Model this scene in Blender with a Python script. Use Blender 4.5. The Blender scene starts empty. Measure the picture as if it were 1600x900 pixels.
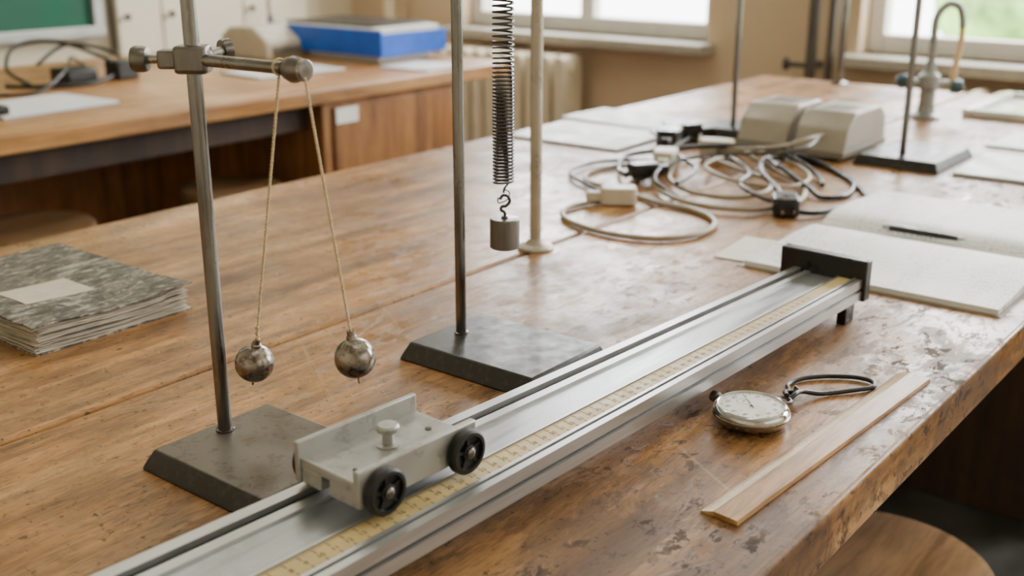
import bpy, bmesh, math, random
from mathutils import Vector, Matrix
random.seed(7)
T=0.90   # bench-top height; all z below are relative to the bench top
scn=bpy.context.scene
col=scn.collection

# ------------------------------------------------------------ materials
def srgb(r,g,b):
    f=lambda c:(c/255/12.92) if c/255<=.04045 else ((c/255+.055)/1.055)**2.4
    return (f(r),f(g),f(b),1)
def newmat(name):
    m=bpy.data.materials.new(name); m.use_nodes=True
    nt=m.node_tree; b=nt.nodes['Principled BSDF']
    return m,nt,b
def N(nt,t,**kw):
    n=nt.nodes.new(t)
    for k,v in kw.items(): setattr(n,k,v)
    return n
def coords(nt,scale=(1,1,1),rot=(0,0,0),loc=(0,0,0)):
    tc=N(nt,'ShaderNodeTexCoord'); mp=N(nt,'ShaderNodeMapping')
    mp.inputs['Scale'].default_value=scale; mp.inputs['Rotation'].default_value=rot; mp.inputs['Location'].default_value=loc
    nt.links.new(tc.outputs['Object'],mp.inputs['Vector']); return mp.outputs[0]
def rotstretch(nt,rz,scale,loc=(0,0,0)):
    v=coords(nt,(1,1,1),(0,0,rz),loc)
    mp=N(nt,'ShaderNodeMapping'); mp.inputs['Scale'].default_value=scale
    nt.links.new(v,mp.inputs['Vector']); return mp.outputs[0]
def noise(nt,vec,scale,detail=4,rough=.5,dist=0):
    n=N(nt,'ShaderNodeTexNoise'); n.inputs['Scale'].default_value=scale; n.inputs['Detail'].default_value=detail
    n.inputs['Roughness'].default_value=rough; n.inputs['Distortion'].default_value=dist
    nt.links.new(vec,n.inputs['Vector']); return n.outputs['Fac']
def ramp(nt,fac,stops,interp='LINEAR'):
    r=N(nt,'ShaderNodeValToRGB'); r.color_ramp.interpolation=interp
    e=r.color_ramp.elements
    while len(e)>1: e.remove(e[-1])
    e[0].position=stops[0][0]; e[0].color=stops[0][1]
    for p,c in stops[1:]:
        x=e.new(p); x.color=c
    nt.links.new(fac,r.inputs[0]); return r.outputs[0]
def mix(nt,fac,a,b,mode='MIX'):
    m=N(nt,'ShaderNodeMix',data_type='RGBA',blend_type=mode)
    def put(s,v):
        if isinstance(v,(int,float)): s.default_value=v
        elif isinstance(v,tuple): s.default_value=v
        else: nt.links.new(v,s)
    put(m.inputs[0],fac); put(m.inputs[6],a); put(m.inputs[7],b); return m.outputs[2]
def mth(nt,op,a,b=0.0,c=None,clamp=False):
    m=N(nt,'ShaderNodeMath',operation=op); m.use_clamp=clamp
    for i,v in enumerate((a,b) if c is None else (a,b,c)):
        if isinstance(v,(int,float)): m.inputs[i].default_value=v
        else: nt.links.new(v,m.inputs[i])
    return m.outputs[0]
def bump(nt,b,h,strength=.2,dist=.001):
    n=N(nt,'ShaderNodeBump'); n.inputs['Strength'].default_value=strength; n.inputs['Distance'].default_value=dist
    nt.links.new(h,n.inputs['Height']); nt.links.new(n.outputs[0],b.inputs['Normal'])
G4=lambda v:(v,v,v,1)
def simple(name,c,rough=.5,metal=0.,var=.12,nscale=60,bmp=.0,rvar=.1,stretch=(1,1,1),coat=0,spots=None):
    m,nt,b=newmat(name); v=coords(nt,stretch)
    n=noise(nt,v,nscale,5,.6)
    dark=tuple(x*(1-var) for x in c[:3])+(1,); lite=tuple(min(1,x*(1+var)) for x in c[:3])+(1,)
    c_=ramp(nt,n,[(.38,dark),(.62,lite)])
    if spots:
        s=ramp(nt,noise(nt,coords(nt,(1,1,1)),spots[1],7,.7),[(.54,G4(0)),(.60,G4(1))])
        c_=mix(nt,mth(nt,'MULTIPLY',s,spots[2]),c_,spots[0])
    nt.links.new(c_,b.inputs['Base Color'])
    nt.links.new(ramp(nt,n,[(.38,G4(max(0.02,rough-rvar))),(.62,G4(min(1,rough+rvar)))]),b.inputs['Roughness'])
    b.inputs['Metallic'].default_value=metal
    if coat: b.inputs['Coat Weight'].default_value=coat
    if bmp: bump(nt,b,n,bmp,.0006)
    return m

def wood(name,c_dark,c_mid,c_lite,axis='x',rough=(.28,.5),worn=False,scale=1.0,bmp=.12):
    m,nt,b=newmat(name)
    st=(1.3,16,16) if axis=='x' else ((16,1.3,16) if axis=='y' else (16,16,1.3))
    v=coords(nt,tuple(s*scale for s in st))
    n1=noise(nt,v,1.6,6,.62,.6)
    base=ramp(nt,n1,[(.34,c_dark),(.5,c_mid),(.66,c_lite)])
    v2=coords(nt,tuple(s*scale*7 for s in st))
    n2=noise(nt,v2,1.5,4,.7)
    base=mix(nt,.4,base,ramp(nt,n2,[(.38,G4(.35)),(.54,G4(1.0))]),'MULTIPLY')
    v3=coords(nt,(1,1,1))
    n3=noise(nt,v3,3.2,5,.6,.3)
    base=mix(nt,.85,base,ramp(nt,n3,[(.38,G4(.66)),(.5,G4(.92)),(.62,G4(1.1))]),'MULTIPLY')
    h=n2
    rgh=ramp(nt,n3,[(.36,G4(rough[1])),(.64,G4(rough[0]))])
    if worn:
        b.inputs['Specular IOR Level'].default_value=.40
        sep=N(nt,'ShaderNodeSeparateXYZ'); nt.links.new(coords(nt),sep.inputs[0])
        # front strip of the bench is the most worn
        edge=mth(nt,'MULTIPLY_ADD',sep.outputs[1],-3.2,2.05,clamp=True)
        np_=noise(nt,coords(nt,(60,420,60)),1.0,3,.6)
        base=mix(nt,.6,base,ramp(nt,np_,[(.38,G4(.35)),(.48,G4(1))]),'MULTIPLY')
        nm=noise(nt,coords(nt,(9,20,9)),1.0,6,.7,.5)
        base=mix(nt,.7,base,ramp(nt,nm,[(.40,G4(.62)),(.5,G4(.96)),(.60,G4(1.12))]),'MULTIPLY')
        nd=noise(nt,coords(nt,(3,8,3),(0,0,0),(4,1,0)),2.0,7,.7,.8)
        base=mix(nt,mth(nt,'MULTIPLY',ramp(nt,nd,[(.46,G4(0)),(.58,G4(1))]),.30),base,srgb(108,82,58))
        # large worn grey-brown patches near the front edge
        wearn=ramp(nt,noise(nt,coords(nt,(3.2,7,3)),2.5,8,.72,.6),[(.48,G4(0)),(.53,G4(1))])
        wf=mth(nt,'MULTIPLY',edge,wearn)
        base=mix(nt,mth(nt,'MULTIPLY',wf,.58),base,srgb(82,60,42))
        # dark spots and dings
        n4=noise(nt,coords(nt,(34,60,40)),1.0,8,.78,.4)
        spots=ramp(nt,n4,[(.545,G4(0)),(.57,G4(1))])
        area_=ramp(nt,noise(nt,coords(nt,(1,1,1)),7,4,.6),[(.44,G4(.15)),(.54,G4(1))])
        sf=mth(nt,'MULTIPLY',mth(nt,'MULTIPLY',spots,area_),mth(nt,'MULTIPLY_ADD',edge,.66,.16))
        base=mix(nt,sf,base,srgb(38,26,17))
        n7=noise(nt,coords(nt,(1,1,1)),130,3,.6)
        sp=ramp(nt,n7,[(.62,G4(0)),(.66,G4(1))])
        base=mix(nt,mth(nt,'MULTIPLY',sp,.75),base,srgb(46,30,18))
        # thin scratches
        for i,(rz,sx,sy,amt) in enumerate(((.42,1.1,30,.3),(-.35,1.8,40,.5),(1.2,1.6,30,.3),(.08,1.0,60,.6),(-1.0,1.2,36,.3),(.75,2.0,50,.5))):
            n5=noise(nt,rotstretch(nt,rz,(sx,sy,1),(i*3.1,i*1.7,0)),1.,1,.3,.1)
            s=ramp(nt,n5,[(.495,G4(0)),(.5,G4(1)),(.505,G4(0))])
            msk=ramp(nt,noise(nt,coords(nt,(1,1,1),(0,0,0),(i*5,2*i,0)),6,2,.5),[(.56,G4(0)),(.63,G4(1))])
            f=mth(nt,'MULTIPLY',mth(nt,'MULTIPLY',s,msk),amt)
            base=mix(nt,f,base,srgb(60,36,20) if i%2 else srgb(210,176,134))
        n6=noise(nt,coords(nt,(1,1,1),(0,0,0),(2,4,0)),14,6,.7)
        rgh=mix(nt,.5,rgh,ramp(nt,n6,[(.40,G4(.2)),(.60,G4(.55))]))
        rgh=mix(nt,mth(nt,'MULTIPLY',wf,.6),rgh,G4(.62))
        rgh=mix(nt,sf,rgh,G4(.85))
        h=mix(nt,.5,n2,mth(nt,'SUBTRACT',1.0,spots))
    nt.links.new(base,b.inputs['Base Color']); nt.links.new(rgh,b.inputs['Roughness'])
    bump(nt,b,h,bmp,.0008)
    return m

M={}
M['bench']=wood('bench_wood',srgb(122,82,42),srgb(178,128,76),srgb(206,158,104),worn=True,bmp=.28,rough=(.24,.46))
M['bench2']=wood('bench_wood_far',srgb(146,100,56),srgb(182,132,80),srgb(204,156,102))
M['cab']=wood('cabinet_wood',srgb(120,78,40),srgb(154,102,54),srgb(170,118,66),axis='z',rough=(.4,.6))
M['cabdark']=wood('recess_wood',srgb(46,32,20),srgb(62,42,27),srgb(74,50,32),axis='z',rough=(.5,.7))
M['stool']=wood('stool_wood',srgb(124,92,62),srgb(158,122,84),srgb(176,140,100),rough=(.35,.55))
M['ruler']=wood('ruler_wood',srgb(140,100,56),srgb(190,144,90),srgb(206,162,110),scale=3,rough=(.3,.45))
M['rulerlight']=wood('ruler_bevel',srgb(170,134,86),srgb(208,172,120),srgb(220,186,136),scale=3,rough=(.3,.45))
M['steel']=simple('polished_steel',srgb(155,153,151),.24,1,.12,30,rvar=.08)
M['rod']=simple('rod_steel',srgb(128,126,124),.25,1,.3,25,rvar=.1,stretch=(1,1,.3))
M['chrome']=simple('chrome',srgb(190,190,190),.14,1,.06,40,rvar=.05)
M['ball']=simple('ball_steel',srgb(142,134,126),.27,1,.3,90,bmp=.08,rvar=.1,spots=(srgb(64,54,44),160,.7))
M['wsteel']=simple('brushed_weight',srgb(118,114,110),.36,.95,.22,50,rvar=.1,stretch=(1,1,.2))
M['spring']=simple('spring_wire',srgb(80,78,78),.3,1,.1,30)
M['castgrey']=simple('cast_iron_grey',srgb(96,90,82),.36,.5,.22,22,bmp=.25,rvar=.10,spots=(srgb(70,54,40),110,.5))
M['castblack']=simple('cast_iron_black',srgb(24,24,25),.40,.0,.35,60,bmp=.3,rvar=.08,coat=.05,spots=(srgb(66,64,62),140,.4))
M['black']=simple('black_plastic',srgb(18,18,19),.35,0,.2,60,rvar=.1)
M['rubber']=simple('black_rubber',srgb(15,15,16),.45,0,.2,80)
M['alu']=simple('brushed_aluminium',srgb(194,195,196),.34,.8,.06,8,rvar=.05,stretch=(1,60,60))
M['alubed']=simple('aluminium_bed',srgb(176,180,184),.34,.75,.08,10,rvar=.06,stretch=(.6,10,10),spots=(srgb(146,145,140),30,.25))
M['aludark']=simple('aluminium_groove',srgb(74,75,76),.45,.6,.12,20,stretch=(1,40,40))
M['cart']=simple('cart_grey_metal',srgb(166,166,162),.4,.42,.05,40,bmp=.08,spots=(srgb(122,118,110),120,.35))
M['brass']=simple('worn_pin',srgb(150,120,80),.4,1,.2,40)
M['string']=simple('cotton_string',srgb(206,184,148),.9,0,.25,900)
M['paper']=simple('paper',srgb(230,226,217),.8,0,.05,30)
M['dialface']=simple('dial_white',srgb(238,238,234),.35,0,.03,30)
M['oldlabel']=simple('old_label',srgb(196,184,166),.8,0,.08,60)
M['paperblue']=simple('paper_cool',srgb(220,222,224),.5,0,.05,20)
M['pagestack']=simple('page_edges',srgb(186,178,162),.85,0,.3,60,stretch=(.4,.4,30),bmp=.3)
M['beige']=simple('beige_plastic',srgb(196,188,172),.5,0,.06,30)
M['psugrey']=simple('psu_enamel',srgb(158,151,139),.4,.1,.08,20)
M['beigedk']=simple('beige_dark',srgb(118,111,98),.5,0,.08,30)
M['cablebeige']=simple('beige_cable',srgb(152,139,118),.4,0,.1,30)
M['cablegrey']=simple('grey_cable',srgb(70,65,58),.4,0,.1,30)
M['blue']=simple('blue_plastic',srgb(14,90,206),.4,0,.1,30)
M['teal']=simple('teal_handle',srgb(44,74,84),.4,0,.1,30)
M['amber']=simple('amber_tube',srgb(205,176,128),.35,0,.1,30)
M['ceramic']=simple('ceramic',srgb(215,214,208),.2,0,.04,30)
M['tap']=simple('tap_grey',srgb(140,142,140),.35,.5,.1,30)
M['rodpale']=simple('pale_tube',srgb(176,168,154),.36,.4,.08,30)
M['wall']=simple('wall_tan_paint',srgb(206,182,150),.85,0,.04,3,bmp=.05)
M['wallcream']=simple('wall_cream_paint',srgb(232,220,196),.8,0,.04,3)
M['cupboard']=simple('cream_cupboard',srgb(236,225,204),.5,0,.03,4)
M['ceil']=simple('ceiling_paint',srgb(225,220,208),.9,0,.03,3)
M['floor']=simple('dark_lino',srgb(62,60,58),.4,0,.3,9,rvar=.12)
M['trim']=simple('white_window_paint',srgb(225,222,214),.5,0,.04,10)
M['sill']=simple('stone_sill',srgb(168,160,146),.5,0,.08,30)
M['radiator']=simple('radiator_paint',srgb(216,202,176),.45,0,.05,12)
M['board']=simple('green_chalkboard',srgb(24,92,70),.7,0,.12,6)
M['alutrim']=simple('alu_trim',srgb(190,190,186),.4,.7,.05,20)
M['pipe']=simple('dark_pipe',srgb(84,78,72),.45,.4,.1,20)
M['label']=simple('white_label',srgb(232,230,222),.6,0,.03,20)
M['ink']=simple('scale_ink',srgb(60,48,34),.6,0,.05,20)
M['scale']=simple('yellowed_scale',srgb(204,180,126),.45,0,.1,30)
M['foliage']=simple('foliage',srgb(150,186,110),.8,0,.4,4)

# old marbled notebook cover
m,nt,b=newmat('marbled_cover')
n=noise(nt,coords(nt,(18,44,1)),2.2,9,.8,1.2)
c=ramp(nt,n,[(.42,srgb(40,37,34)),(.49,srgb(74,69,63)),(.54,srgb(122,115,105)),(.60,srgb(182,173,159))])
ed=ramp(nt,noise(nt,coords(nt,(1,1,1)),9,5,.7),[(.5,G4(0)),(.60,G4(1))])
c=mix(nt,mth(nt,'MULTIPLY',ed,.4),c,srgb(112,101,86))
nt.links.new(c,b.inputs['Base Color']); b.inputs['Roughness'].default_value=.5; bump(nt,b,n,.25,.0006); M['marble']=m
# written paper : ruled lines + faint pencil marks
m,nt,b=newmat('written_paper')
sep=N(nt,'ShaderNodeSeparateXYZ'); nt.links.new(coords(nt),sep.inputs[0])
fr=mth(nt,'FRACT',mth(nt,'MULTIPLY',sep.outputs[0],90.))
ln=mth(nt,'LESS_THAN',fr,.13)
base=mix(nt,mth(nt,'MULTIPLY',ln,.6),srgb(240,238,233),srgb(120,138,170))
scr=ramp(nt,noise(nt,coords(nt,(280,360,1)),1.,3,.6),[(.48,G4(0)),(.54,G4(1))])
blk=ramp(nt,noise(nt,coords(nt,(9,20,1)),1.,2,.5),[(.44,G4(0)),(.50,G4(1))])
mid=mth(nt,'MULTIPLY',mth(nt,'GREATER_THAN',fr,.35),mth(nt,'LESS_THAN',fr,.75))
base=mix(nt,mth(nt,'MULTIPLY',mth(nt,'MULTIPLY',mth(nt,'MULTIPLY',scr,blk),mid),.7),base,srgb(80,86,106))
nt.links.new(base,b.inputs['Base Color']); b.inputs['Roughness'].default_value=.5; M['written']=m

# ------------------------------------------------------------ mesh helpers
def build(name,verts,faces,mat,smooth=True,bevel=0,seg=2,ang=35,mtx=None,solid=0):
    vs=[Vector(v) for v in verts]
    if mtx is not None: vs=[mtx@v for v in vs]
    me=bpy.data.meshes.new(name)
    me.from_pydata([(v.x,v.y,v.z+T) for v in vs],[],faces)
    bm=bmesh.new(); bm.from_mesh(me); bmesh.ops.recalc_face_normals(bm,faces=bm.faces); bm.to_mesh(me); bm.free()
    me.materials.append(M[mat] if isinstance(mat,str) else mat)
    o=bpy.data.objects.new(name,me); col.objects.link(o)
    if smooth:
        me.shade_smooth(); me.set_sharp_from_angle(angle=math.radians(ang))
    if bevel:
        bv=o.modifiers.new('bevel','BEVEL'); bv.width=bevel; bv.segments=seg; bv.limit_method='ANGLE'; bv.harden_normals=False
    return o
def box(name,x0,x1,y0,y1,z0,z1,mat,bevel=.0,seg=2,mtx=None,taper=None):
    t=taper or 0
    v=[(x0,y0,z0),(x1,y0,z0),(x1,y1,z0),(x0,y1,z0),(x0+t,y0+t,z1),(x1-t,y0+t,z1),(x1-t,y1-t,z1),(x0+t,y1-t,z1)]
    f=[(0,3,2,1),(4,5,6,7),(0,1,5,4),(1,2,6,5),(2,3,7,6),(3,0,4,7)]
    return build(name,v,f,mat,bool(bevel),bevel,seg,mtx=mtx,ang=40)
def boxes(name,lst,mat,bevel=0,mtx=None):
    v=[];f=[]
    for (x0,x1,y0,y1,z0,z1) in lst:
        k=len(v)
        v+=[(x0,y0,z0),(x1,y0,z0),(x1,y1,z0),(x0,y1,z0),(x0,y0,z1),(x1,y0,z1),(x1,y1,z1),(x0,y1,z1)]
        f+=[tuple(k+i for i in q) for q in [(0,3,2,1),(4,5,6,7),(0,1,5,4),(1,2,6,5),(2,3,7,6),(3,0,4,7)]]
    return build(name,v,f,mat,bool(bevel),bevel,mtx=mtx)
def axis_mtx(p,d):
    return Matrix.Translation(Vector(p))@Vector(d).normalized().to_track_quat('Z','Y').to_matrix().to_4x4()
def lathe(name,prof,mat,p=(0,0,0),d=(0,0,1),seg=40,ang=35):
    v=[];f=[]
    n=len(prof)
    for i in range(seg):
        a=2*math.pi*i/seg
        for r,z in prof: v.append((r*math.cos(a),r*math.sin(a),z))
    for i in range(seg):
        j=(i+1)%seg
        for k in range(n-1): f.append((i*n+k,j*n+k,j*n+k+1,i*n+k+1))
    f.append(tuple(i*n for i in range(seg))[::-1]); f.append(tuple(i*n+n-1 for i in range(seg)))
    return build(name,v,f,mat,True,mtx=axis_mtx(p,d),ang=ang)
def cyl(name,p0,p1,r,mat,seg=32,ch=.0,r2=None):
    p0=Vector(p0);p1=Vector(p1);L=(p1-p0).length; r2=r if r2 is None else r2
    pr=[(r-ch,0),(r,ch),(r2,L-ch),(r2-ch,L)] if ch else [(r,0),(r2,L)]
    return lathe(name,pr,mat,p0,p1-p0,seg)
def catmull(pts,sub=8,closed=False):
    P=[Vector(p) for p in pts]; out=[]; n=len(P)
    rng=range(n) if closed else range(n-1)
    for i in rng:
        if closed: a,b_,c_,d=P[(i-1)%n],P[i],P[(i+1)%n],P[(i+2)%n]
        else: a,b_,c_,d=P[max(i-1,0)],P[i],P[i+1],P[min(i+2,n-1)]
        for k in range(sub):
            t=k/sub
            out.append(.5*((2*b_)+(c_-a)*t+(2*a-5*b_+4*c_-d)*t*t+(3*b_-a-3*c_+d)*t**3))
    if not closed: out.append(P[-1])
    return out
def tube(name,pts,r,mat,seg=8,sub=8,raw=False,closed=False,zmin=None):
    P=[Vector(p) for p in pts] if raw else catmull(pts,sub,closed)
    if zmin is not None:
        for p in P: p.z=max(p.z,zmin)
    v=[];f=[];n=len(P); nrm=None
    for i in range(n):
        if closed: t=(P[(i+1)%n]-P[i-1]).normalized()
        else: t=(P[min(i+1,n-1)]-P[max(i-1,0)]).normalized()
        if nrm is None: nrm=t.orthogonal().normalized()
        nrm=(nrm-t*nrm.dot(t)).normalized(); bn=t.cross(nrm)
        for k in range(seg):
            a=2*math.pi*k/seg; v.append(P[i]+(nrm*math.cos(a)+bn*math.sin(a))*r)
    for i in range(n if closed else n-1):
        j=(i+1)%n
        for k in range(seg):
            l=(k+1)%seg; f.append((i*seg+k,i*seg+l,j*seg+l,j*seg+k))
    if not closed:
        f.append(tuple(range(seg))[::-1]); f.append(tuple((n-1)*seg+k for k in range(seg)))
    return build(name,v,f,mat,True,ang=60)
def prism(name,poly,lo,hi,axis,mat,bevel=0,mtx=None,seg=2,smooth=True):
    def mk(a,b_,c):
        return {'x':(c,a,b_),'y':(a,c,b_),'z':(a,b_,c)}[axis]
    n=len(poly)
    v=[mk(a,b_,lo) for a,b_ in poly]+[mk(a,b_,hi) for a,b_ in poly]
    f=[tuple(range(n))[::-1],tuple(range(n,2*n))]+[(i,(i+1)%n,n+(i+1)%n,n+i) for i in range(n)]
    return build(name,v,f,mat,smooth,bevel,seg,mtx=mtx)
def group(name,parts):
    pts=[]
    for o in parts:
        pts+= [v.co for v in o.data.vertices] if o.type=='MESH' else [o.location]
    c=Vector(((min(p.x for p in pts)+max(p.x for p in pts))/2,(min(p.y for p in pts)+max(p.y for p in pts))/2,min(p.z for p in pts)))
    e=bpy.data.objects.new(name,None); e.empty_display_size=.05; e.location=c; col.objects.link(e)
    for o in parts:
        o.parent=e; o.matrix_parent_inverse=Matrix.Translation(-c)
    return e

# ------------------------------------------------------------ room
box('floor',-2.2,3.6,-2.2,3.7,-.95,-.9,'floor')
box('ceiling',-2.2,3.6,-2.2,3.7,2.1,2.15,'ceil')
box('wall_left',-2.2,3.4,3.55,3.7,-.9,2.1,'wallcream')
wins=[(1.85,2.94),(.22,1.33),(-1.35,-.25)]  # third window is out of view, put in to add light
ZS,ZT=-.02,1.55
segs=[(-2.2,3.55,-.9,ZS),(-2.2,3.55,ZT,2.1),(2.94,3.55,ZS,ZT),(1.33,1.85,ZS,ZT),(-.25,.22,ZS,ZT),(-2.2,-1.35,ZS,ZT)]
boxes('wall_window_side',[(3.4,3.6,a,b_,c,d) for a,b_,c,d in segs],'wall')
box('wall_right',-2.2,3.4,-2.2,-2.05,-.9,2.1,'wallcream')
box('wall_rear',-2.2,-2.05,-2.05,3.55,-.9,2.1,'wallcream')
for i,(a,b_) in enumerate(wins):
    fr=[(3.47,3.53,a,a+.05,ZS,ZT),(3.47,3.53,b_-.05,b_,ZS,ZT),(3.47,3.53,a+.05,b_-.05,ZS,ZS+.055),(3.47,3.53,a+.05,b_-.05,ZT-.06,ZT),
        (3.475,3.525,(a+b_)/2-.03,(a+b_)/2+.03,ZS+.055,ZT-.06),(3.48,3.52,a+.05,b_-.05,.98,1.02)]
    fo=boxes('frame',fr,'trim',.004)
    so=box('sill',3.30,3.47,a-.03,b_+.03,ZS-.035,ZS,'sill',.006)
    group('window_%d'%(i+1),[fo,so])
group('chalkboard',[box('board',.2,2.16,3.52,3.55,.03,1.1,'board'),
   boxes('frame',[(.16,2.2,3.5,3.55,-.005,.03),(2.16,2.2,3.5,3.55,.03,1.14),(.16,2.16,3.5,3.55,1.1,1.14),(.16,.2,3.5,3.55,.03,1.1)],'alutrim',.003),
   ])
cp=[]
xs=[2.24,2.42,2.78,3.1]
for i in range(3):
    cp.append(box('door_panel_%d'%(i+1),xs[i]+.004,xs[i+1]-.004,3.49,3.51,-.85,1.2,'cupboard',.003))
    cp.append(lathe('knob_%d'%(i+1),[(.004,0),(.004,.012),(.011,.016),(.012,.022),(.006,.028)],'pipe',(xs[i]+.03,3.49,.055),(0,-1,0),20))
cp.append(box('carcass',2.24,3.1,3.51,3.55,-.9,1.22,'beigedk'))
group('wall_cupboard',cp)
group('heating_pipe',[cyl('riser',(3.33,1.45,-.88),(3.33,1.45,2.08),.017,'pipe'),cyl('riser_2',(3.33,1.39,-.88),(3.33,1.39,2.08),.012,'pipe'),
    lathe('bracket',[(.008,0),(.008,.06),(.02,.066),(.02,.075)],'pipe',(3.33,1.46,-.06),(0,1,0),20),boxes('clip',[(3.335,3.4,1.44,1.46,-.07,-.05)],'pipe')])
group('wall_pipe',[cyl('riser',(3.32,3.25,-.88),(3.32,3.25,2.08),.022,'radiator'),boxes('clip',[(3.33,3.4,3.24,3.26,.3,.33)],'pipe')])
def radiator(y0,y1):
    ps=[];n=int(round((y1-y0)/.066));p=(y1-y0)/n
    for i in range(n):
        a=y0+i*p
        prof=[(a+.009,-.74),(a+p-.009,-.74),(a+p-.009,-.10),(a+p*.5+.012,-.082),(a+p*.5-.012,-.082),(a+.009,-.10)]
        ps.append(prism('section_%d'%(i+1),prof,3.21,3.33,'x','radiator',.012,seg=3))
    ps.append(cyl('top_pipe',(3.27,y0-.0,-.13),(3.27,y1,-.13),.018,'radiator'))
    ps.append(cyl('bottom_pipe',(3.27,y0-.05,-.70),(3.27,y1,-.70),.018,'radiator'))
    ps.append(boxes('feet',[(3.22,3.32,y0+.02,y0+.05,-.9,-.73),(3.22,3.32,y1-.05,y1-.02,-.9,-.73)],'radiator'))
    ps.append(boxes('wall_bracket',[(3.32,3.4,y0+.1,y0+.13,-.5,-.46)],'radiator'))
    group('radiator',ps)
radiator(2.30,2.93); radiator(.32,1.08)

# ------------------------------------------------------------ main bench
parts=[box('board_front',-.45,2.6,.236,.7485,-.042,0,'bench',.004,3),
       box('board_rear',-.45,2.6,.7535,1.252,-.042,0,'bench',.004,3),
       box('gap_filler',-.44,2.59,.745,.757,-.04,-.006,'cabdark'),
       boxes('rails',[(-.35,2.5,.33,.36,-.12,-.042),(-.35,2.5,1.13,1.16,-.12,-.042),(-.35,-.32,.36,1.13,-.12,-.042)],'cabdark'),
       box('end_panel',2.42,2.5,.36,1.13,-.9,-.042,'cabdark',.004),
       box('near_end_panel',-.42,-.36,.30,1.18,-.9,-.042,'cab',.004),
       boxes('stretcher',[(-.36,2.42,1.05,1.09,-.80,-.66)],'cabdark',.004)]
group('laboratory_bench',parts)
parts=[box('top',.3,2.44,1.93,2.90,-.035,0,'bench2',.005,3),
       box('cabinet',1.76,2.25,1.95,2.86,-.86,-.035,'cab',.003),
       box('drawer_front',1.79,2.22,1.943,1.95,-.22,-.05,'cab',.002),
       box('door_front',1.79,2.22,1.943,1.95,-.84,-.235,'cab',.002),
       box('plinth',1.79,2.22,2.0,2.84,-.9,-.86,'cabdark'),
       box('recess_panel',.34,1.76,2.62,2.64,-.9,-.035,'cab'),
       box('front_rail',.34,1.76,2.00,2.02,-.10,-.035,'cabdark'),
       boxes('legs',[(.32,.38,1.97,2.03,-.9,-.035),(.32,.38,2.8,2.86,-.9,-.035)],'cabdark'),
       box('label_card',1.795,1.865,1.9405,1.943,-.088,-.052,'label')]
group('workbench',parts)

# ------------------------------------------------------------ stools
def stool(x,y,z,r):
    ps=[lathe('seat',[(r-.03,-.028),(r-.006,-.024),(r,-.012),(r-.004,-.003),(r-.02,0),(r*.5,-.003),(.002,-.005)],'stool',(x,y,z),(0,0,1),48)]
    for i in range(4):
        a=math.pi/4+i*math.pi/2
        ps.append(cyl('leg_%d'%(i+1),(x+math.cos(a)*r*.6,y+math.sin(a)*r*.6,z-.026),(x+math.cos(a)*r*1.0,y+math.sin(a)*r*1.0,-.9),.013,'cabdark'))
    rr=r*.82; zz=(z-.9)/2
    ps.append(tube('foot_ring',[(x+math.cos(2*math.pi*k/24)*rr,y+math.sin(2*math.pi*k/24)*rr,zz) for k in range(24)],.007,'pipe',raw=True,closed=True))
    group('wooden_stool',ps)
stool(1.24,.40,-.40,.145); stool(1.11,2.13,-.22,.135); stool(1.60,2.10,-.22,.12)

# ------------------------------------------------------------ retort stand with pendulums
def base_prof(name,x0,x1,y0,y1,h,mat,side):
    t=.007
    v=[(x0-t,y0-t,0),(x1+t,y0-t,0),(x1+t,y1+t,0),(x0-t,y1+t,0),(x0-t*.8,y0-t*.8,.004),(x1+t*.8,y0-t*.8,.004),(x1+t*.8,y1+t*.8,.004),(x0-t*.8,y1+t*.8,.004),(x0,y0,h),(x1,y0,h),(x1,y1,h),(x0,y1,h)]
    f=[(0,3,2,1),(8,9,10,11)]
    for k in (0,4):
        for i in range(4): f.append((k+i,k+(i+1)%4,k+4+(i+1)%4,k+4+i))
    o=build(name,v,f,mat,True,.0015,2)
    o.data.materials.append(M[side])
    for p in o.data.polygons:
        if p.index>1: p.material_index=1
    return o
P1=Vector((.452,.5375,.272)); P2=Vector((.4545,.5175,.272)); B1=Vector((.452,.583,.072)); B2=Vector((.465,.4965,.093))
rx,ry=.445,.613
AZ=.277
L=Vector((-.62,.785,0))
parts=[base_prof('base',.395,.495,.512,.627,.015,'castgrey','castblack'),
       cyl('rod',(rx,ry,.013),(rx,ry,.52),.0050,'rod',ch=.0008),
       lathe('rod_collar',[(.0065,.0),(.0065,.0015),(.0055,.002)],'rod',(rx,ry,.015),(0,0,1),24),
       box('boss_head',-.011,.011,-.009,.009,-.009,.009,'wsteel',.003,3,mtx=Matrix.Translation((rx,ry,AZ))@Matrix.Rotation(math.atan2(.785,-.62),4,'Z')),
       box('boss_jaw',.008,.022,-.007,.006,-.006,.006,'wsteel',.002,3,mtx=Matrix.Translation((rx,ry,AZ))@Matrix.Rotation(math.atan2(.785,-.62),4,'Z')),
       cyl('screw',(rx+L.x*.02,ry+L.y*.02,AZ),(rx+L.x*.034,ry+L.y*.034,AZ),.003,'steel'),
       lathe('thumb_knob',[(.004,-.004),(.0075,-.003),(.0085,0),(.0085,.005),(.0075,.007),(.003,.008)],'wsteel',(rx+L.x*.032,ry+L.y*.032,AZ),L,28),
       cyl('rear_screw',(rx-L.x*.010+.004,ry-L.y*.010+.006,AZ+.002),(rx-L.x*.024+.012,ry-L.y*.024+.018,AZ+.004),.003,'steel'),
       lathe('rear_knob',[(.003,-.003),(.0065,-.002),(.007,.0),(.007,.004),(.003,.006)],'wsteel',(rx-L.x*.022+.012,ry-L.y*.022+.018,AZ+.004),(-L.x+.5,-L.y+.6,.1),28)]
A0=Vector((rx+.001,ry-.008,AZ)); A1=Vector((.455,.527,AZ-.001))
d=(A1-A0).normalized()
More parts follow.
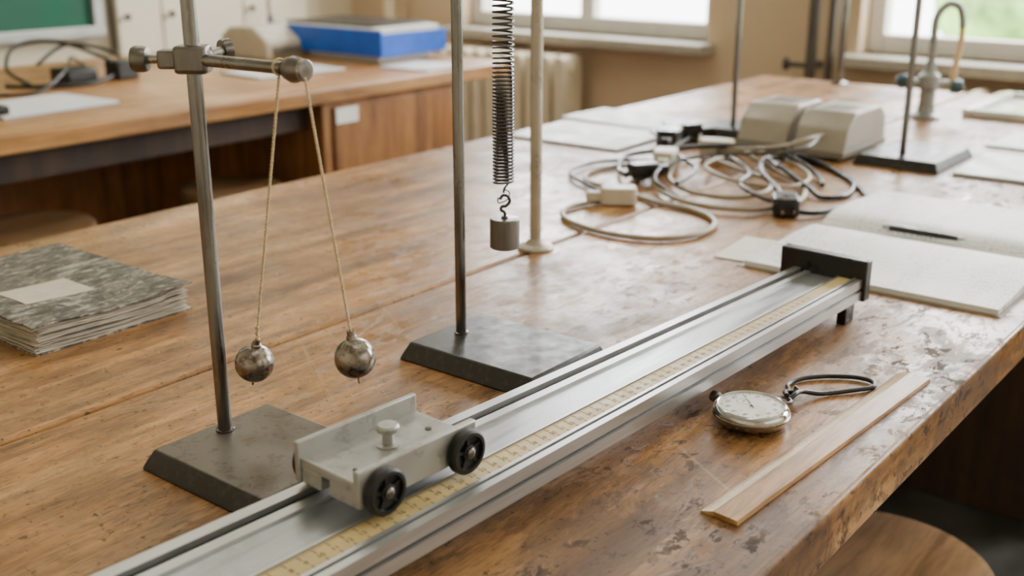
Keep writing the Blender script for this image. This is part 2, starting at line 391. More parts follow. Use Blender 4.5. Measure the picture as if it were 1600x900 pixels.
parts+=[cyl('arm',A0,A1,.0040,'rod',ch=.0005),
        lathe('arm_ball',[(.003,-.009),(.0065,-.006),(.0082,-.001),(.0082,.001),(.007,.0045),(.0065,.006)],'wsteel',A1,d,32,60),
        lathe('arm_disc',[(.0065,.006),(.0068,.0065),(.0068,.009),(.006,.0097)],'steel',A1,d,32)]
def tw(name,a,b_):
    dirv=(b_-a).normalized(); u=dirv.orthogonal().normalized(); w=dirv.cross(u); n=260; Ln=(b_-a).length
    o=[]
    for s in range(2):
        pts=[a+dirv*(Ln*i/n)+(u*math.cos(i*.9+s*math.pi)+w*math.sin(i*.9+s*math.pi))*.00048 for i in range(n+1)]
        o.append(tube(name+'_strand_%d'%(s+1),pts,.00058,'string',6,raw=True))
    return o
parts+=tw('string_a',P1+Vector((0,0,.002)),B1+(P1-B1).normalized()*.015); parts+=tw('string_b',P2+Vector((0,0,.0)),B2+(P2-B2).normalized()*.015)
def ringloop(c): 
    return tube('string_loop',[Vector(c)+Vector((math.cos(k/16*2*math.pi)*.0050,0,math.sin(k/16*2*math.pi)*.0050)) for k in range(16)],.0007,'string',6,raw=True,closed=True)
parts+=[ringloop((P1.x,P1.y,AZ)),]
R=.0134
for nm,B,P in (('ball_a',B1,P1),('ball_b',B2,P2)):
    u=(P-B).normalized()
    prof=[(R*math.cos(t),R*math.sin(t)) for t in [math.radians(-90+i*7.5) for i in range(1,23)]]
    parts.append(lathe(nm,[(.0005,-R)]+prof+[(.0036,R*.96),(.0034,R+.0015),(.0026,R+.002),(.0024,R+.0055),(.0008,R+.006)],'ball',B,u,48,40))
    parts.append(cyl(nm+'_pin',B-u*(R-.001),B-u*(R+.0042),.0008,'brass',12))
u=(P1-B1).normalized(); parts.append(tube('knot',[B1+u*(R+.004)+Vector((math.cos(k*1.3)*.0012,math.sin(k*1.3)*.0012,0))+u*k*.0009 for k in range(14)],.0007,'string',6))
group('retort_stand',parts)

# ------------------------------------------------------------ second stand, spring and weight
rx,ry=.699,.609
sx,sy=.7225,.5798
ps=[base_prof('base',.655,.752,.497,.630,.016,'castblack','castblack'),
    cyl('rod',(rx,ry,.014),(rx,ry,.56),.0048,'rod',ch=.0008),
    lathe('rod_collar',[(.0062,.0),(.0062,.0015),(.005,.002)],'rod',(rx,ry,.016),(0,0,1),24),
    box('boss_head',rx-.01,rx+.01,ry-.01,ry+.01,.45,.47,'steel',.003,3),
    cyl('arm',(rx,ry,.46),(sx+.012,sy-.015,.46),.0036,'rod'),
    lathe('thumb_knob',[(.003,0),(.003,.012),(.008,.013),(.0085,.018),(.004,.02)],'wsteel',(rx-.006,ry+.008,.46),(-.62,.785,0),24)]
group('retort_stand',ps)
hp=[];z=.151;a=0
rr=.0084
hp.append(Vector((sx,sy,.1425)));hp.append(Vector((sx+.001,sy,.146)))
while z<.445:
    t=max(0,min(1,(z-.225)/.05)); pitch=.0029+t*.0019
    hp.append(Vector((sx+rr*math.cos(a),sy+rr*math.sin(a),z))); a+=2*math.pi/18; z+=pitch/18
hp.append(Vector((sx,sy,.450))); hp.append(Vector((sx,sy,.4555)))
ps=[tube('coil',hp,.00095,'spring',6,raw=True)]
hk=[(sx+.002,sy,.1455),(sx+.0045,sy-.003,.142),(sx+.002,sy-.002,.1365),(sx-.003,sy+.003,.134),(sx-.0035,sy+.003,.139)]
ps.append(tube('end_loop',hk,.0006,'spring',6))
D=Vector((.62,-.785,0))
c=Vector((sx,sy,0))+D*.001
pts=[c-D*.004+Vector((0,0,.137)),c-D*.0015+Vector((0,0,.1405)),c+D*.0028+Vector((0,0,.1395)),c+D*.0042+Vector((0,0,.1355)),c+D*.0015+Vector((0,0,.1315)),c-D*.0025+Vector((0,0,.1305)),c-D*.003+Vector((0,0,.1275)),c+Vector((0,0,.1255)),c+Vector((0,0,.121))]
ps.append(tube('hook',pts,.0013,'spring',8))
ps.append(lathe('weight',[(.0118,.0945),(.0128,.0952),(.0128,.1198),(.012,.1208),(.003,.1210),(.003,.1225),(.001,.1228)],'wsteel',(c.x,c.y,0),(0,0,1),48))
group('coil_spring_with_weight',ps)

group('bench_rod',[cyl('tube',(1.0,.755,.004),(1.0,.755,.52),.0070,'rodpale'),
   lathe('flange',[(.021,0),(.0215,.002),(.020,.004),(.012,.006),(.0095,.010),(.0085,.012)],'rodpale',(1.0,.755,0),(0,0,1),40)])

# ------------------------------------------------------------ track
DZ=-.0025
def yL(x): return .486-.0664*(x-.26)
def yR(x): return .3875-.0330*(x-.345)
def ext(name,prof,mat,x0=.02,x1=1.004,n=2):
    v=[];f=[];k=len(prof)
    for x in (x0,x1):
        for w,z in prof: v.append((x,yL(x)+(yR(x)-yL(x))*w,z+DZ))
    f=[tuple(range(k)),tuple(range(k,2*k))[::-1]]+[(i,(i+1)%k,k+(i+1)%k,k+i) for i in range(k)]
    return build(name,v,f,mat,False)
ps=[ext('bed',[(.03,.022),(.97,.022),(.97,.034),(.88,.034),(.88,.0380),(.62,.0380),(.62,.0365),(.25,.0365),(.25,.032),(.03,.032)],'alubed'),
    ext('rail_rear_outer',[(0,.020),(.03,.020),(.03,.036),(.10,.036),(.10,.040),(0,.040)],'alu'),
    ext('rail_rear_inner',[(.165,.032),(.25,.032),(.25,.0385),(.165,.0385)],'alu'),
    ext('rear_groove',[(.10,.032),(.165,.032),(.165,.0345),(.10,.0345)],'aludark'),
    ext('rail_scale_edge',[(.650,.036),(.672,.036),(.672,.0396),(.650,.0396)],'alu'),
    ext('scale_strip',[(.68,.0380),(.875,.0380),(.875,.0390),(.68,.0390)],'scale'),
    ext('rail_front_inner',[(.885,.034),(.918,.034),(.918,.0412),(.885,.0412)],'alu'),
    ext('front_groove',[(.918,.034),(.938,.034),(.938,.0370),(.918,.0370)],'aludark'),
    ext('rail_front_outer',[(.938,.032),(1.0,.032),(1.0,.0405),(.938,.0405)],'alu'),
    ext('front_slot',[(.955,.0290),(.985,.0290),(.985,.032),(.955,.032)],'aludark'),
    ext('front_foot_rail',[(.94,.0205),(1.005,.0205),(1.005,.0290),(.94,.0290)],'alu')]
V_=[];F_=[]
for i in range(0,680):
    x=.25+i*.001
    if i%2: continue
    w1=.745 if i%10==0 else (.72 if i%5==0 else .705)
    for (a0,a1) in ((.683,w1),(.873,.873-(w1-.683)*.8)):
        k=len(V_); wd=.00022 if i%10 else .00032
        for xx,ww in ((x-wd,a0),(x+wd,a0),(x+wd,a1),(x-wd,a1)):
            V_.append((xx,yL(xx)+(yR(xx)-yL(xx))*ww,.0391+DZ))
        F_.append((k,k+1,k+2,k+3))
ps.append(build('scale_ticks',V_,F_,'ink',False))
def text_mesh(txt,size,loc,rotz):
    cu=bpy.data.curves.new('t','FONT'); cu.body=txt; cu.size=size; cu.align_x='CENTER'; cu.align_y='CENTER'
    ob=bpy.data.objects.new('t',cu); col.objects.link(ob)
    dg=bpy.context.evaluated_depsgraph_get(); me=bpy.data.meshes.new_from_object(ob.evaluated_get(dg))
    vs=[Matrix.Translation(Vector(loc))@Matrix.Rotation(rotz,4,'Z')@v.co for v in me.vertices]; fs=[tuple(p.vertices) for p in me.polygons]
    bpy.data.objects.remove(ob); return vs,fs
V_=[];F_=[]
for i in range(1,68):
    x=.25+i*.01; vs,fs=text_mesh(str(i),.0052,(x,yL(x)+(yR(x)-yL(x))*.785,.0392+DZ),-.05)
    k=len(V_); V_+=vs; F_+=[tuple(k+q for q in f) for f in fs]
ps.append(build('scale_numbers',V_,F_,'ink',False))
mt=Matrix.Translation((1.008,.404,0))@Matrix.Rotation(-.05,4,'Z')
ps.append(box('end_stop',-.006,.007,-.042,.048,.016,.056,'black',.0015,2,mtx=mt))
ps.append(boxes('feet',[(.970,.99,.367,.376,0,.018),(.970,.99,.42,.43,0,.02),(.12,.15,.40,.41,0,.02),(.12,.15,.47,.48,0,.02)],'black',.001))
group('dynamics_track',ps)

# ------------------------------------------------------------ cart
cm=Matrix.Translation((.4345,.4395,0.0017+DZ))@Matrix.Rotation(-.055,4,'Z')
def cb(n,*a,mat='cart',bevel=.0008): return box(n,*a,mat,bevel,2,mtx=cm)
ps=[cb('deck',-.047,.047,-.026,.026,.056,.0605),
    cb('side_rear',-.049,.047,.023,.027,.047,.0725),
    cb('side_front',-.047,.049,-.028,-.023,.046,.0690),
    cb('nose_block_rear',-.047,-.030,.006,.023,.046,.056),
    cb('nose_block_front',-.047,-.030,-.023,-.002,.046,.056),
    cb('tail_block',.034,.047,-.023,.023,.046,.056),
    cb('front_lip',-.0475,-.0445,-.023,.023,.0605,.062),
    cb('underside_plate',-.028,.032,-.010,.010,.0475,.056,mat='aludark')]
def cp_(x,y,z): return cm@Vector((x,y,z))
for i,wx in enumerate((-.031,.036)):
    ps.append(cyl('axle_%d'%(i+1),cp_(wx,-.030,.0535),cp_(wx,.030,.0535),.002,'steel'))
    for j,(wy,sg) in enumerate(((-.0285,-1),(.0285,1))):
        c0=cp_(wx,wy,.0535); dd=cm.to_3x3()@Vector((0,sg,0))
        r=.0144
        ps.append(lathe('wheel_%d'%(2*i+j+1),[(.004,0),(r-.002,0),(r,.0012),(r,.0058),(r-.0015,.0072),(r-.0035,.0072),(r-.0042,.0045),(.0055,.0040),(.0050,.0065),(.0038,.0068)],'rubber',c0,dd,48,30))
        ps.append(lathe('hub_%d'%(2*i+j+1),[(.0034,.0055),(.0034,.0078),(.0022,.0088),(.0010,.009)],'wsteel',c0,dd,24))
        hv=[];hf=[]
        u=cm.to_3x3()@Vector((1,0,0)); w=Vector((0,0,1))
        for s in range(5):
            an=s*2*math.pi/5+.4
            e=u*math.cos(an)+w*math.sin(an); q=u*-math.sin(an)+w*math.cos(an)
            k=len(hv)
            for off in (.0058,.004):
                for (rr_,ww) in ((.0045,.0012),(r-.0036,.0008)):
                    for sgn in (-1,1): 
                        hv.append(c0+dd*off+e*rr_+q*ww*sgn)
            hf+=[(k,k+1,k+3,k+2),(k,k+2,k+6,k+4),(k+1,k+3,k+7,k+5),(k+2,k+3,k+7,k+6)]
        ps.append(build('spokes_%d'%(2*i+j+1),hv,hf,'black',False))
kn=cp_(.001,.0,.0605)
ps.append(lathe('peg',[(.0075,0),(.0075,.0008),(.0036,.0012),(.0034,.0085),(.0066,.0095),(.0072,.0105),(.0072,.0125),(.006,.0138),(.001,.0142)],'cart',kn,(0,0,1),32))
ps.append(lathe('screw_rear',[(.0022,0),(.0022,.0006),(.0008,.0008)],'aludark',cp_(.033,-.002,.0605),(0,0,1),20))
ps.append(lathe('screw_front',[(.0014,0),(.0014,.0006),(.0008,.0008)],'aludark',cp_(-.034,-.010,.0605),(0,0,1),20))
group('dynamics_cart',ps)

# ------------------------------------------------------------ stopwatch
cx,cy=.7205,.3385; r=.0290
ps=[lathe('case',[(r*.7,.0),(r*.9,.002),(r*.985,.006),(r,.009),(r*.985,.0118),(r*.93,.0142),(r*.88,.015),(r*.85,.0146),(r*.845,.0125)],'chrome',(cx,cy,0),(0,0,1),64,50),
    lathe('groove_ring',[(r*.99,.0072),(r*1.015,.008),(r*1.015,.0092),(r*.99,.010)],'steel',(cx,cy,0),(0,0,1),64),
    lathe('dial',[(r*.85,.0126),(r*.85,.0135),(.001,.0136)],'dialface',(cx,cy,0),(0,0,1),64)]
ax=Vector((.31,.95,0)).normalized()
V_=[];F_=[]
for i in range(60):
    a=i*math.pi/30; ln=.0024 if i%5==0 else .0013; wd=.0003 if i%5==0 else .00015
    e=Vector((math.cos(a),math.sin(a),0)); q=Vector((-math.sin(a),math.cos(a),0)); k=len(V_)
    for rr_,s in ((r*.80,-1),(r*.80,1),(r*.80-ln,1),(r*.80-ln,-1)): V_.append(Vector((cx,cy,.0138))+e*rr_+q*wd*s)
    F_.append((k,k+1,k+2,k+3))
rot=math.atan2(ax.y,ax.x)-math.pi/2
for i in range(12):
    a=rot+math.pi/2-i*math.pi/6
    vs,fs=text_mesh(str(i*5 if i else 60),.0044,(cx+math.cos(a)*r*.62,cy+math.sin(a)*r*.62,.0138),rot)
    k=len(V_); V_+=vs; F_+=[tuple(k+q_ for q_ in f) for f in fs]
for i in range(40):
    a=i*2*math.pi/40; a2=(i+1)*2*math.pi/40; k=len(V_); sc=Vector((cx,cy,.0138))+ax*.0085
    for an,rr_ in ((a,.0048),(a2,.0048),(a2,.0051),(a,.0051)): V_.append(sc+Vector((math.cos(an)*rr_,math.sin(an)*rr_,0)))
    F_.append((k,k+1,k+2,k+3))
ps.append(build('dial_marks',V_,F_,'black',False))
def hand(n,a,l,w,z,c0=(cx,cy)):
    e=Vector((math.cos(a),math.sin(a),0)); q=Vector((-math.sin(a),math.cos(a),0)); c_=Vector((c0[0],c0[1],z))
    return build(n,[c_-e*l*.25-q*w,c_-e*l*.25+q*w,c_+e*l+q*w*.3,c_+e*l-q*w*.3],[(0,1,2,3)],'black',False)
ps+=[hand('sweep_hand',rot+1.1,r*.72,.0005,.0142),hand('minute_hand',rot+.4,r*.15,.0004,.0141,(cx+ax.x*.0085,cy+ax.y*.0085)),
     lathe('hand_hub',[(.0012,.0137),(.0012,.0146),(.0004,.0148)],'steel',(cx,cy,0),(0,0,1),16)]
cd=Vector((.25,.97,0)).normalized(); c0=Vector((cx,cy,.0085))
ps+=[cyl('crown_stem',c0+cd*(r-.001),c0+cd*(r+.004),.0028,'steel'),
     lathe('crown',[(.003,0),(.0045,.0008),(.0045,.006),(.0035,.0068)],'wsteel',c0+cd*(r+.0035),cd,20)]
bd=Vector((.97,-.22,0)).normalized()
ps+=[cyl('bow_stem',c0+bd*(r-.001),c0+bd*(r+.005),.003,'wsteel')]
bc=c0+bd*(r+.0095); bq=Vector((-bd.y,bd.x,0))
ps.append(tube('bow_ring',[bc+bd*math.cos(k/20*2*math.pi)*.0055+bq*math.sin(k/20*2*math.pi)*.0065+Vector((0,0,-.001)) for k in range(20)],.0013,'wsteel',8,raw=True,closed=True))
s=bc+bd*.0045
cordp=[(s.x,s.y,.010),(s.x+.010,s.y+.006,.008),(.785,.337,.004),(.800,.345,.0025),(.818,.342,.0025),(.836,.328,.0025),(.849,.308,.0025),(.849,.294,.0025),(.838,.289,.0025),(.820,.300,.0025),(.800,.315,.0025),(.785,.326,.0065),(s.x+.009,s.y-.003,.009),(s.x,s.y-.002,.006)]
ps.append(tube('cord',cordp,.0020,'black',8,10,zmin=.0022))
ps.append(tube('cord_knot',[(.781+math.cos(k)*.002,.331+math.sin(k)*.002,.004+k*.0007) for k in range(8)],.0024,'black',8,4))
group('stopwatch',ps)

# ------------------------------------------------------------ ruler
e0=Vector((.5755,.2875,0)); e1=Vector((.884,.2715,0)); dr=(e1-e0); Lr=dr.length
mr=Matrix.Translation(e0)@Matrix.Rotation(math.atan2(dr.y,dr.x),4,'Z')
ps=[prism('wood_body',[(-.0140,0),(.0035,0),(.0035,.0040),(-.0135,.0034)],0,Lr,'x','ruler',.0004,mtx=mr),
    prism('bevel_edge',[(.0035,0),(.0130,0),(.0130,.0012),(.0035,.0040)],0,Lr,'x','rulerlight',.0002,mtx=mr)]
V_=[];F_=[]
for i in range(0,301,2):
    x=.006+i*.001; ln=.005 if i%10==0 else .003; k=len(V_)
    for xx,yy in ((x-.00016,.0128),(x+.00016,.0128),(x+.00016,.0128-ln),(x-.00016,.0128-ln)):
        V_.append((xx,yy,.0012+(.0130-yy)*(.0028/.0095)+.00008))
    F_.append((k,k+1,k+2,k+3))
ps.append(build('ruler_ticks',V_,F_,'ink',False,mtx=mr))
group('wooden_ruler',ps)

# ------------------------------------------------------------ old notebook (left)
def sheet(name,x0,x1,y0,y1,z,fz,mat,th=.0012,n=14,jag=0):
    v=[];f=[]
    rj=[[random.uniform(-jag,jag) for _ in range(n+1)] for _ in range(4)]
    for s in (0,1):
        for i in range(n+1):
            for j in range(n+1):
                u=i/n;w=j/n
                x=x0+(x1-x0)*u; y=y0+(y1-y0)*w
                if i==0: x+=rj[0][j]
                if i==n: x+=rj[1][j]
                if j==0: y+=rj[2][i]
                if j==n: y+=rj[3][i]
                v.append((x,y,z+fz(u,w)+(th if s else 0)))
    m=(n+1)**2; q=n+1
    for s in (0,1):
        for i in range(n):
            for j in range(n): f.append(tuple(s*m+t for t in (i*q+j,(i+1)*q+j,(i+1)*q+j+1,i*q+j+1)))
    for i in range(n):
        f.append((i*q,(i+1)*q,m+(i+1)*q,m+i*q)); f.append((i*q+n,(i+1)*q+n,m+(i+1)*q+n,m+i*q+n))
        f.append((i,i+1,m+i+1,m+i)); f.append((n*q+i,n*q+i+1,m+n*q+i+1,m+n*q+i))
    return build(name,v,f,mat,True,ang=50)
ps=[]
zz=.0013; NP=17
sag=lambda u,w:(.0022*math.sin(u*6.5+1.2)*(1-w)**2+.0012*math.sin(u*3+w*5))
for i in range(NP):
    k=(i+1)/NP; ph=random.uniform(0,6)
    jx=lambda:random.uniform(-.0036,.0036)
    ps.append(sheet('pages_%d'%(i+1),.460+jx(),.617+jx(),.8935+jx(),1.121+jx(),zz,
       (lambda k,ph:lambda u,w:k*sag(u,w)+.0016*k*(u>.85)*(1-w)+.00035*math.sin(u*9+ph)*(1-w))(k,ph),'pagestack',.0009,16,.0011)); zz+=.00125
zc=zz+.0006
cov=lambda u,w:sag(u,w)+.004*max(0,u-.8)*5*max(0,.3-w)-.0005*math.sin(w*9)
ps.append(sheet('cover_top',.456,.622,.889,1.128,zc,cov,'marble',.0011,24,.0010))
ps.append(box('cover_bottom',.456,.621,.889,1.127,0,.0011,'marble'))
ps.append(sheet('label_patch',.487,.557,.955,1.010,zc+.0012,lambda u,w:cov((.031+.07*u)/.166,(.066+.055*w)/.239)+.00015,'oldlabel',.0003,10,.0006))
group('old_notebook',ps)

# ------------------------------------------------------------ open notebook + pen
def page(name,xs_,xe,y0,y1,mat,thick):
    n=16; pr=[]
    for i in range(n+1):
        u=i/n; x=xs_+(xe-xs_)*u
        z=thick*(1-(1-min(1,u*5))**2*.8)*(1-.30*u)+.005*math.sin(min(1,u*1.3)*math.pi)*.6
        pr.append((x,z))
    poly=[(xs_,.0)]+pr+[(xe,.0)]
    return prism(name,poly,y0,y1,'y',mat,0)
ps=[page('page_near',1.298,1.088,.262,.532,'written',.009),page('page_far',1.300,1.505,.262,.535,'written',.013),
    box('cover',1.082,1.510,.258,.538,-.0,.0008,'beigedk'),]
group('open_notebook',ps)
group('loose_sheet',[box('sheet',1.10,1.2,.50,.58,.0,.0004,'paper',mtx=Matrix.Translation((1.15,.54,.0009))@Matrix.Rotation(.1,4,'Z')@Matrix.Translation((-1.15,-.54,0)))])
pz=.0125
group('ballpoint_pen',[cyl('barrel',(1.3005,.385,pz),(1.299,.448,pz),.0036,'black'),cyl('grip',(1.3005,.368,pz),(1.3005,.385,pz),.0028,'black',r2=.0036),
    cyl('tip',(1.3008,.360,pz),(1.3005,.368,pz),.0008,'steel',r2=.0028),cyl('cap_end',(1.299,.448,pz),(1.2988,.457,pz),.0036,'steel',r2=.0026),
    boxes('clip',[(1.2985,1.3,.415,.45,pz+.0045,pz+.0053)],'steel')])

# ------------------------------------------------------------ exercise books on the bench
def pad(name,cx,cy,w,h,rot,th=.005,mat='paperblue',cov='castblack'):
    mt=Matrix.Translation((cx,cy,0))@Matrix.Rotation(rot,4,'Z')
    group(name,[box('back_cover',-w/2-.002,w/2+.002,-h/2-.002,h/2+.002,0,.0015,cov,0,mtx=mt),
        box('pages',-w/2,w/2,-h/2,h/2,.0015,th,mat,.0004,mtx=mt)])
pad('exercise_book',1.635,1.11,.19,.22,.02)
pad('exercise_book',1.825,1.145,.14,.24,-.04,.004)
pad('exercise_book',1.80,.385,.19,.24,.03,.006)
pad('exercise_book',2.05,.43,.17,.20,-.03,.004)

# ------------------------------------------------------------ power supplies
def psu(name,x0,x1,y0,y1):
    prof=[(x0,.006),(x1,.006),(x1-.006,.055),(x1-.03,.074),(x0+.045,.074),(x0+.014,.050)]
    b_=[prism('housing',prof,y0,y1,'y','psugrey',.004,seg=3),
        prism('trim_band',[(x0-.001,.006),(x1+.001,.006),(x1+.001,.016),(x0+.001,.016)],y0-.001,y1+.001,'y','beigedk',.001),
        boxes('feet',[(x0+.01,x0+.025,y0+.01,y0+.025,0,.006),(x1-.025,x1-.01,y0+.01,y0+.025,0,.006),(x0+.01,x0+.025,y1-.025,y1-.01,0,.006),(x1-.025,x1-.01,y1-.025,y1-.01,0,.006)],'black'),
        boxes('vent_slots',[(x0+.06+i*.012,x0+.064+i*.012,y0+.02,y1-.02,.0735,.0746) for i in range(5)],'beigedk')]
    group(name,b_)
psu('bench_power_supply',1.700,1.865,.772,.862)
psu('bench_power_supply',1.685,1.865,.668,.754)

# ------------------------------------------------------------ far stands
group('retort_stand',[base_prof('base',1.70,1.86,.528,.648,.016,'castblack','castblack'),cyl('rod',(1.737,.592,.014),(1.737,.592,.5),.0052,'rod')])
group('retort_stand',[base_prof('base',1.78,1.88,.89,.99,.014,'castblack','castblack'),cyl('rod',(1.81,.925,.012),(1.81,.925,.5),.0052,'rod')])
group('gas_pipe',[cyl('pipe',(2.56,1.04,0),(2.56,1.04,.6),.0075,'rod'),lathe('flange',[(.02,0),(.02,.004),(.01,.008)],'rod',(2.56,1.04,0),(0,0,1),24)])

# ------------------------------------------------------------ tap & sink
tx,ty=2.196,.713
dr_=Vector((.62,-.785,0))
nk=[Vector((tx,ty,.10)),Vector((tx,ty,.15)),Vector((tx,ty,.185)),Vector((tx,ty,.205))+dr_*.008,Vector((tx,ty,.216))+dr_*.024,Vector((tx,ty,.210))+dr_*.042,Vector((tx,ty,.19))+dr_*.050,Vector((tx,ty,.172))+dr_*.052]
ps=[lathe('column',[(.028,0),(.028,.006),(.018,.012),(.015,.03),(.015,.055),(.02,.06),(.02,.082),(.012,.09),(.009,.11)],'tap',(tx,ty,0),(0,0,1),32),
    tube('swan_neck',nk,.0070,'tap',12),
    cyl('arm_a',Vector((tx,ty,.070)),Vector((tx,ty,.070))-dr_*.045,.008,'tap'),cyl('arm_b',Vector((tx,ty,.066)),Vector((tx,ty,.066))+dr_*.045,.008,'tap'),
    lathe('handle_a',[(.006,-.012),(.014,-.008),(.015,.006),(.012,.012),(.004,.016)],'teal',Vector((tx,ty,.072))-dr_*.048,-dr_,8),
    lathe('handle_b',[(.006,-.012),(.014,-.008),(.015,.006),(.012,.012),(.004,.016)],'teal',Vector((tx,ty,.062))+dr_*.052,dr_,8),
    tube('hose',[nk[-1]+Vector((0,0,.008)),nk[-1]-Vector((0,0,.03)),nk[-1]+dr_*-.006-Vector((0,0,.08)),nk[-1]+dr_*-.008-Vector((0,0,.12))],.0060,'amber',10)]
group('laboratory_tap',ps)
x0,x1,y0,y1=2.26,2.57,.33,.665
group('sink',[boxes('rim',[(x0,x1,y0,y0+.02,0,.016),(x0,x1,y1-.02,y1,0,.016),(x0,x0+.02,y0+.02,y1-.02,0,.016),(x1-.02,x1,y0+.02,y1-.02,0,.016)],'ceramic',.004),
   box('basin',x0+.018,x1-.018,y0+.018,y1-.018,0,.004,'ceramic'),lathe('drain',[(.02,.004),(.02,.006),(.01,.005)],'steel',((x0+x1)/2,(y0+y1)/2,0),(0,0,1),24)])

# ------------------------------------------------------------ cables
def cable(name,pts,mat,r=.0036,zb=.0):
    P=[]
    for i,p in enumerate(pts):
        z=p[2]/1000 if len(p)>2 else r+zb
        P.append((p[0]/1000,p[1]/1000,z+.0003))
    return tube(name,P,r,mat,8,8,zmin=r+.0003)
B='cablebeige';K='black';Gy='cablegrey'
cs=[cable('cable_1',[(1255,800),(1215,822),(1160,828),(1115,790),(1095,720),(1110,660),(1150,632),(1200,632),(1238,655),(1262,700),(1270,760),(1300,815),(1360,850),(1450,862)],B),
    cable('cable_2',[(1265,790),(1300,850),(1320,905),(1380,935),(1450,915),(1475,880)],B),
    cable('cable_3',[(1255,812),(1290,880),(1350,955),(1440,960),(1500,900),(1540,860)],Gy,.003,.002),
    cable('cable_4',[(1480,855),(1400,840),(1320,780),(1280,700),(1300,630),(1370,600),(1460,630),(1530,700),(1600,790,12),(1680,860)],B,.0036,.003),
    cable('cable_5',[(1460,840),(1380,800),(1330,740),(1330,680),(1380,650,12),(1450,680,12),(1500,750,10),(1560,830),(1640,850)],B,.0036,.006),
    cable('cable_6',[(1600,850),(1540,780,14),(1470,720,14),(1400,700,14),(1350,650,14),(1340,610,10)],Gy,.0033,.008),
    cable('cable_7',[(1640,800),(1580,700,12),(1500,640,12),(1430,640,12),(1400,700,16),(1450,780,16),(1540,810,12),(1675,790,12)],B,.003,.01),
    cable('cable_8',[(1345,605,10),(1400,640,12),(1470,700,18),(1560,740,18),(1620,720,12),(1665,745,8),(1680,755,8)],K,.0038,.0),
    cable('cable_9',[(1320,585,8),(1340,560,5),(1400,545),(1455,535),(1480,548),(1530,580),(1600,640),(1640,700,10),(1620,750,18),(1570,740,20),(1500,690,22)],K,.0038),
    cable('cable_10',[(1330,760,18),(1420,780,20),(1480,840,20),(1560,900,14),(1640,930,10),(1700,942,12)],K,.0036),
    cable('cable_11',[(1500,690,24),(1450,620,10),(1430,590),(1470,570),(1560,600),(1620,660),(1650,710),(1660,760,20)],K,.0036),
    cable('cable_13',[(1350,855,12),(1400,900,8),(1470,930,14),(1540,890,18),(1580,820,26),(1600,740,24),(1560,660,8),(1500,620,5)],K,.0038),
    cable('cable_14',[(1290,720,5),(1340,800,14),(1420,830,20),(1500,800,26),(1560,720,30),(1600,690,36),(1660,700,40)],Gy,.003),
    cable('cable_12',[(1700,930,14),(1620,880,12),(1580,810,22),(1600,740,30),(1640,710,40),(1690,705,40)],B,.003)]
def plug(name,x,y,rot,mat,z=.0,s=1.0,pins=True):
    mt=Matrix.Translation((x,y,z+.0004))@Matrix.Rotation(rot,4,'Z')@Matrix.Scale(s,4)
    r_=[prism(name+'_body',[(-.022,-.010),(-.012,-.014),(.016,-.015),(.022,-.011),(.022,.011),(.016,.015),(-.012,.014),(-.022,.010)],.001,.022,'z',mat,.003,mtx=mt,seg=3),
        prism(name+'_boot',[(-.040,-.005),(-.020,-.008),(-.020,.008),(-.040,.005)],.005,.016,'z',mat,.002,mtx=mt)]
    if pins:
        r_.append(boxes(name+'_pins',[(.022,.036,-.008,-.005,.009,.013),(.022,.036,.005,.008,.009,.013)],'steel',mtx=mt))
    return r_
cs+=plug('plug_beige',1.240,.797,-.9,'beige',0,1.1,False)
cs+=plug('plug_beige_2',1.475,.865,.4,'beige',.004,1.2,False)
cs+=plug('plug_beige_3',1.60,.845,1.9,'beige',.004,1.2,False)
cs+=plug('plug_black',1.328,.597,-2.6,'black',0,1.15)
cs+=plug('plug_black_2',1.38,.845,2.6,'black',.006,1.0)
cs+=plug('plug_black_3',1.69,.960,2.4,'black',.0,1.5)
cs+=plug('plug_black_4',1.62,.945,.4,'black',.004,1.4,False)
group('cable_tangle',cs)

# ------------------------------------------------------------ things on the far bench
pad('exercise_book',1.20,2.20,.26,.20,.05,.006)
group('handset',[box('body',1.03,1.10,2.11,2.16,.0065,.024,'black',.004,3)])
ps=[tube('lead_1',[(1.33,2.45,.01),(1.36,2.60,.03),(1.42,2.66,.075),(1.50,2.62,.085),(1.56,2.52,.05),(1.60,2.45,.01)],.005,'black'),
    tube('lead_2',[(1.30,2.5,.006),(1.36,2.42,.006),(1.46,2.40,.006),(1.56,2.45,.02),(1.62,2.55,.05),(1.56,2.66,.07),(1.46,2.64,.03)],.005,'black'),
    tube('lead_3',[(1.20,2.40,.006),(1.30,2.36,.006),(1.42,2.44,.04),(1.50,2.55,.05),(1.58,2.60,.006)],.004,'black'),
    box('meter_body',1.42,1.50,2.44,2.52,0,.035,'castblack',.006,3),
    box('meter_body_2',1.54,1.60,2.42,2.48,0,.045,'castblack',.006,3)]
group('tangled_leads',ps)
pad('exercise_book',1.90,2.24,.26,.17,-.1,.005)
pad('exercise_book',2.20,2.04,.16,.16,.1,.004)
group('desk_instrument',[prism('housing',[(2.46,0),(2.66,0),(2.66,.06),(2.62,.085),(2.52,.09),(2.46,.05)],2.03,2.20,'x','beige',.008,seg=3),
     box('panel',2.05,2.18,2.455,2.462,.01,.035,'beigedk',.002)])
ps=[box('folder_stack',2.18,2.39,2.18,2.55,0,.020,'paper',.002),
    box('tray_base',2.15,2.41,2.14,2.60,.020,.026,'blue',.001),
    boxes('tray_walls',[(2.15,2.156,2.14,2.60,.026,.088),(2.404,2.41,2.14,2.60,.026,.080),(2.156,2.404,2.14,2.146,.026,.080),(2.156,2.404,2.594,2.60,.026,.088)],'blue',.001),
    box('papers',2.165,2.395,2.155,2.585,.026,.092,'paper',.002),
    box('top_sheets',2.18,2.40,2.2,2.55,.092,.098,'castblack',.001)]
group('paper_tray',ps)
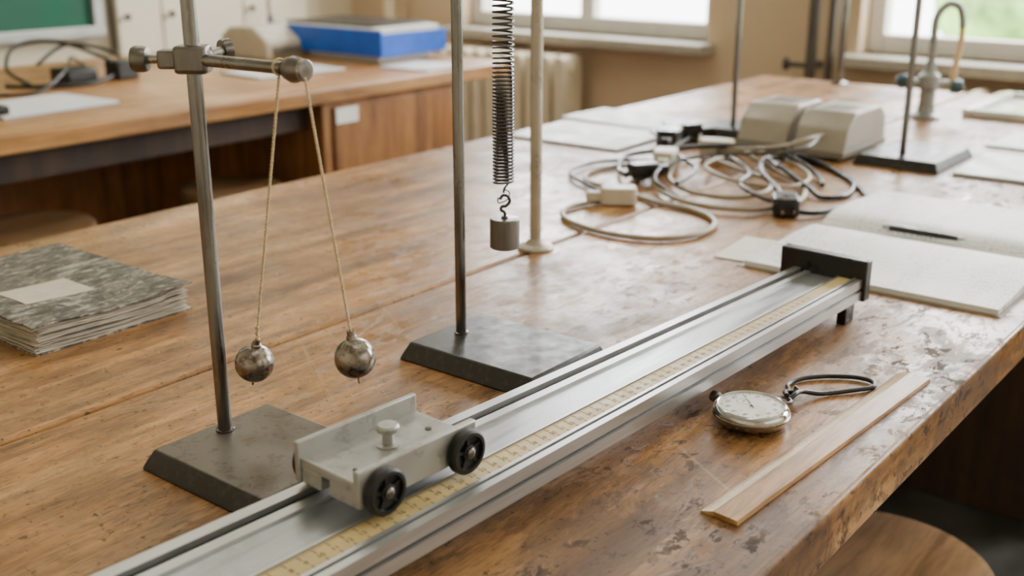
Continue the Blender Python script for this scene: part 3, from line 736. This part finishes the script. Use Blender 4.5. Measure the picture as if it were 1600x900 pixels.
group('small_tap',[lathe('column',[(.02,0),(.02,.005),(.01,.01),(.009,.10)],'tap',(2.25,2.70,0),(0,0,1),20),
   tube('spout',[(2.25,2.70,.09),(2.25,2.70,.16),(2.27,2.68,.19),(2.30,2.65,.18),(2.31,2.64,.15)],.008,'beige')])

# tree outside the right-hand window
bm=bmesh.new()
for i in range(40):
    bmesh.ops.create_icosphere(bm,subdivisions=2,radius=random.uniform(.3,.6),matrix=Matrix.Translation((8+random.uniform(-.8,.8),.6+random.uniform(-1.8,1.3),.95+random.uniform(-.7,1.0))))
for v in bm.verts: v.co+=Vector((random.uniform(-.07,.07) for _ in range(3)))
me=bpy.data.meshes.new('crown'); bm.to_mesh(me); bm.free(); me.materials.append(M['foliage'])
cr=bpy.data.objects.new('crown',me); col.objects.link(cr)
tr=cyl('trunk',(8,.6,-.95),(8,.6,.4),.12,'cabdark')
group('tree',[cr,tr])
box('ground',3.6,14,-6,8,-1.97,-1.95,'foliage')

# ------------------------------------------------------------ light
w=bpy.data.worlds.new('sky'); scn.world=w; w.use_nodes=True
nt=w.node_tree; bg=nt.nodes['Background']; bg.inputs[0].default_value=(.95,.97,1,1); bg.inputs[1].default_value=9.5
def area(name,loc,direction,sx_,sy_,power,color=(1,1,1)):
    l=bpy.data.lights.new(name,'AREA'); l.shape='RECTANGLE'; l.size=sx_; l.size_y=sy_; l.energy=power; l.color=color
    o=bpy.data.objects.new(name,l); o.location=loc; o.rotation_euler=Vector(direction).to_track_quat('-Z','Y').to_euler(); col.objects.link(o); return o
# overcast sky light entering the upper part of each window; the unseen third is added
for i,(a,b_) in enumerate(wins):
    area('window_daylight_%d'%(i+1),(3.62,(a+b_)/2,T+1.0),(-1,0,-.12),b_-a-.1,1.1,(38,52,70)[i],(1,.99,.97))
area('ceiling_fill',(.6,.2,T+2.08),(0,0,-1),1.2,.4,4,(1,.95,.88))  # added soft fill under the ceiling, no lamp fitting here
area('ceiling_fill.001',(1.6,2.2,T+2.08),(0,0,-1),1.2,.4,12,(1,.95,.88))  # second added fill, over the far bench
area('side_fill',(1.0,-2.0,T+.9),(0,1,-.1),2.4,1.3,11,(.97,.98,1))  # added fill from the right; the right wall has no window

# ------------------------------------------------------------ camera
cam=bpy.data.cameras.new('camera'); co=bpy.data.objects.new('camera',cam); col.objects.link(co); scn.camera=co
cam.sensor_width=36; cam.lens=36*1746/1600
p=math.radians(18.07); a=math.radians(38.3)
co.location=(0,0,T+.36)
fwd=Vector((math.cos(a)*math.cos(p),math.sin(a)*math.cos(p),-math.sin(p)))
co.rotation_euler=fwd.to_track_quat('-Z','Y').to_euler()
cam.clip_start=.02
cam.dof.use_dof=True; cam.dof.focus_distance=.82; cam.dof.aperture_fstop=6.0
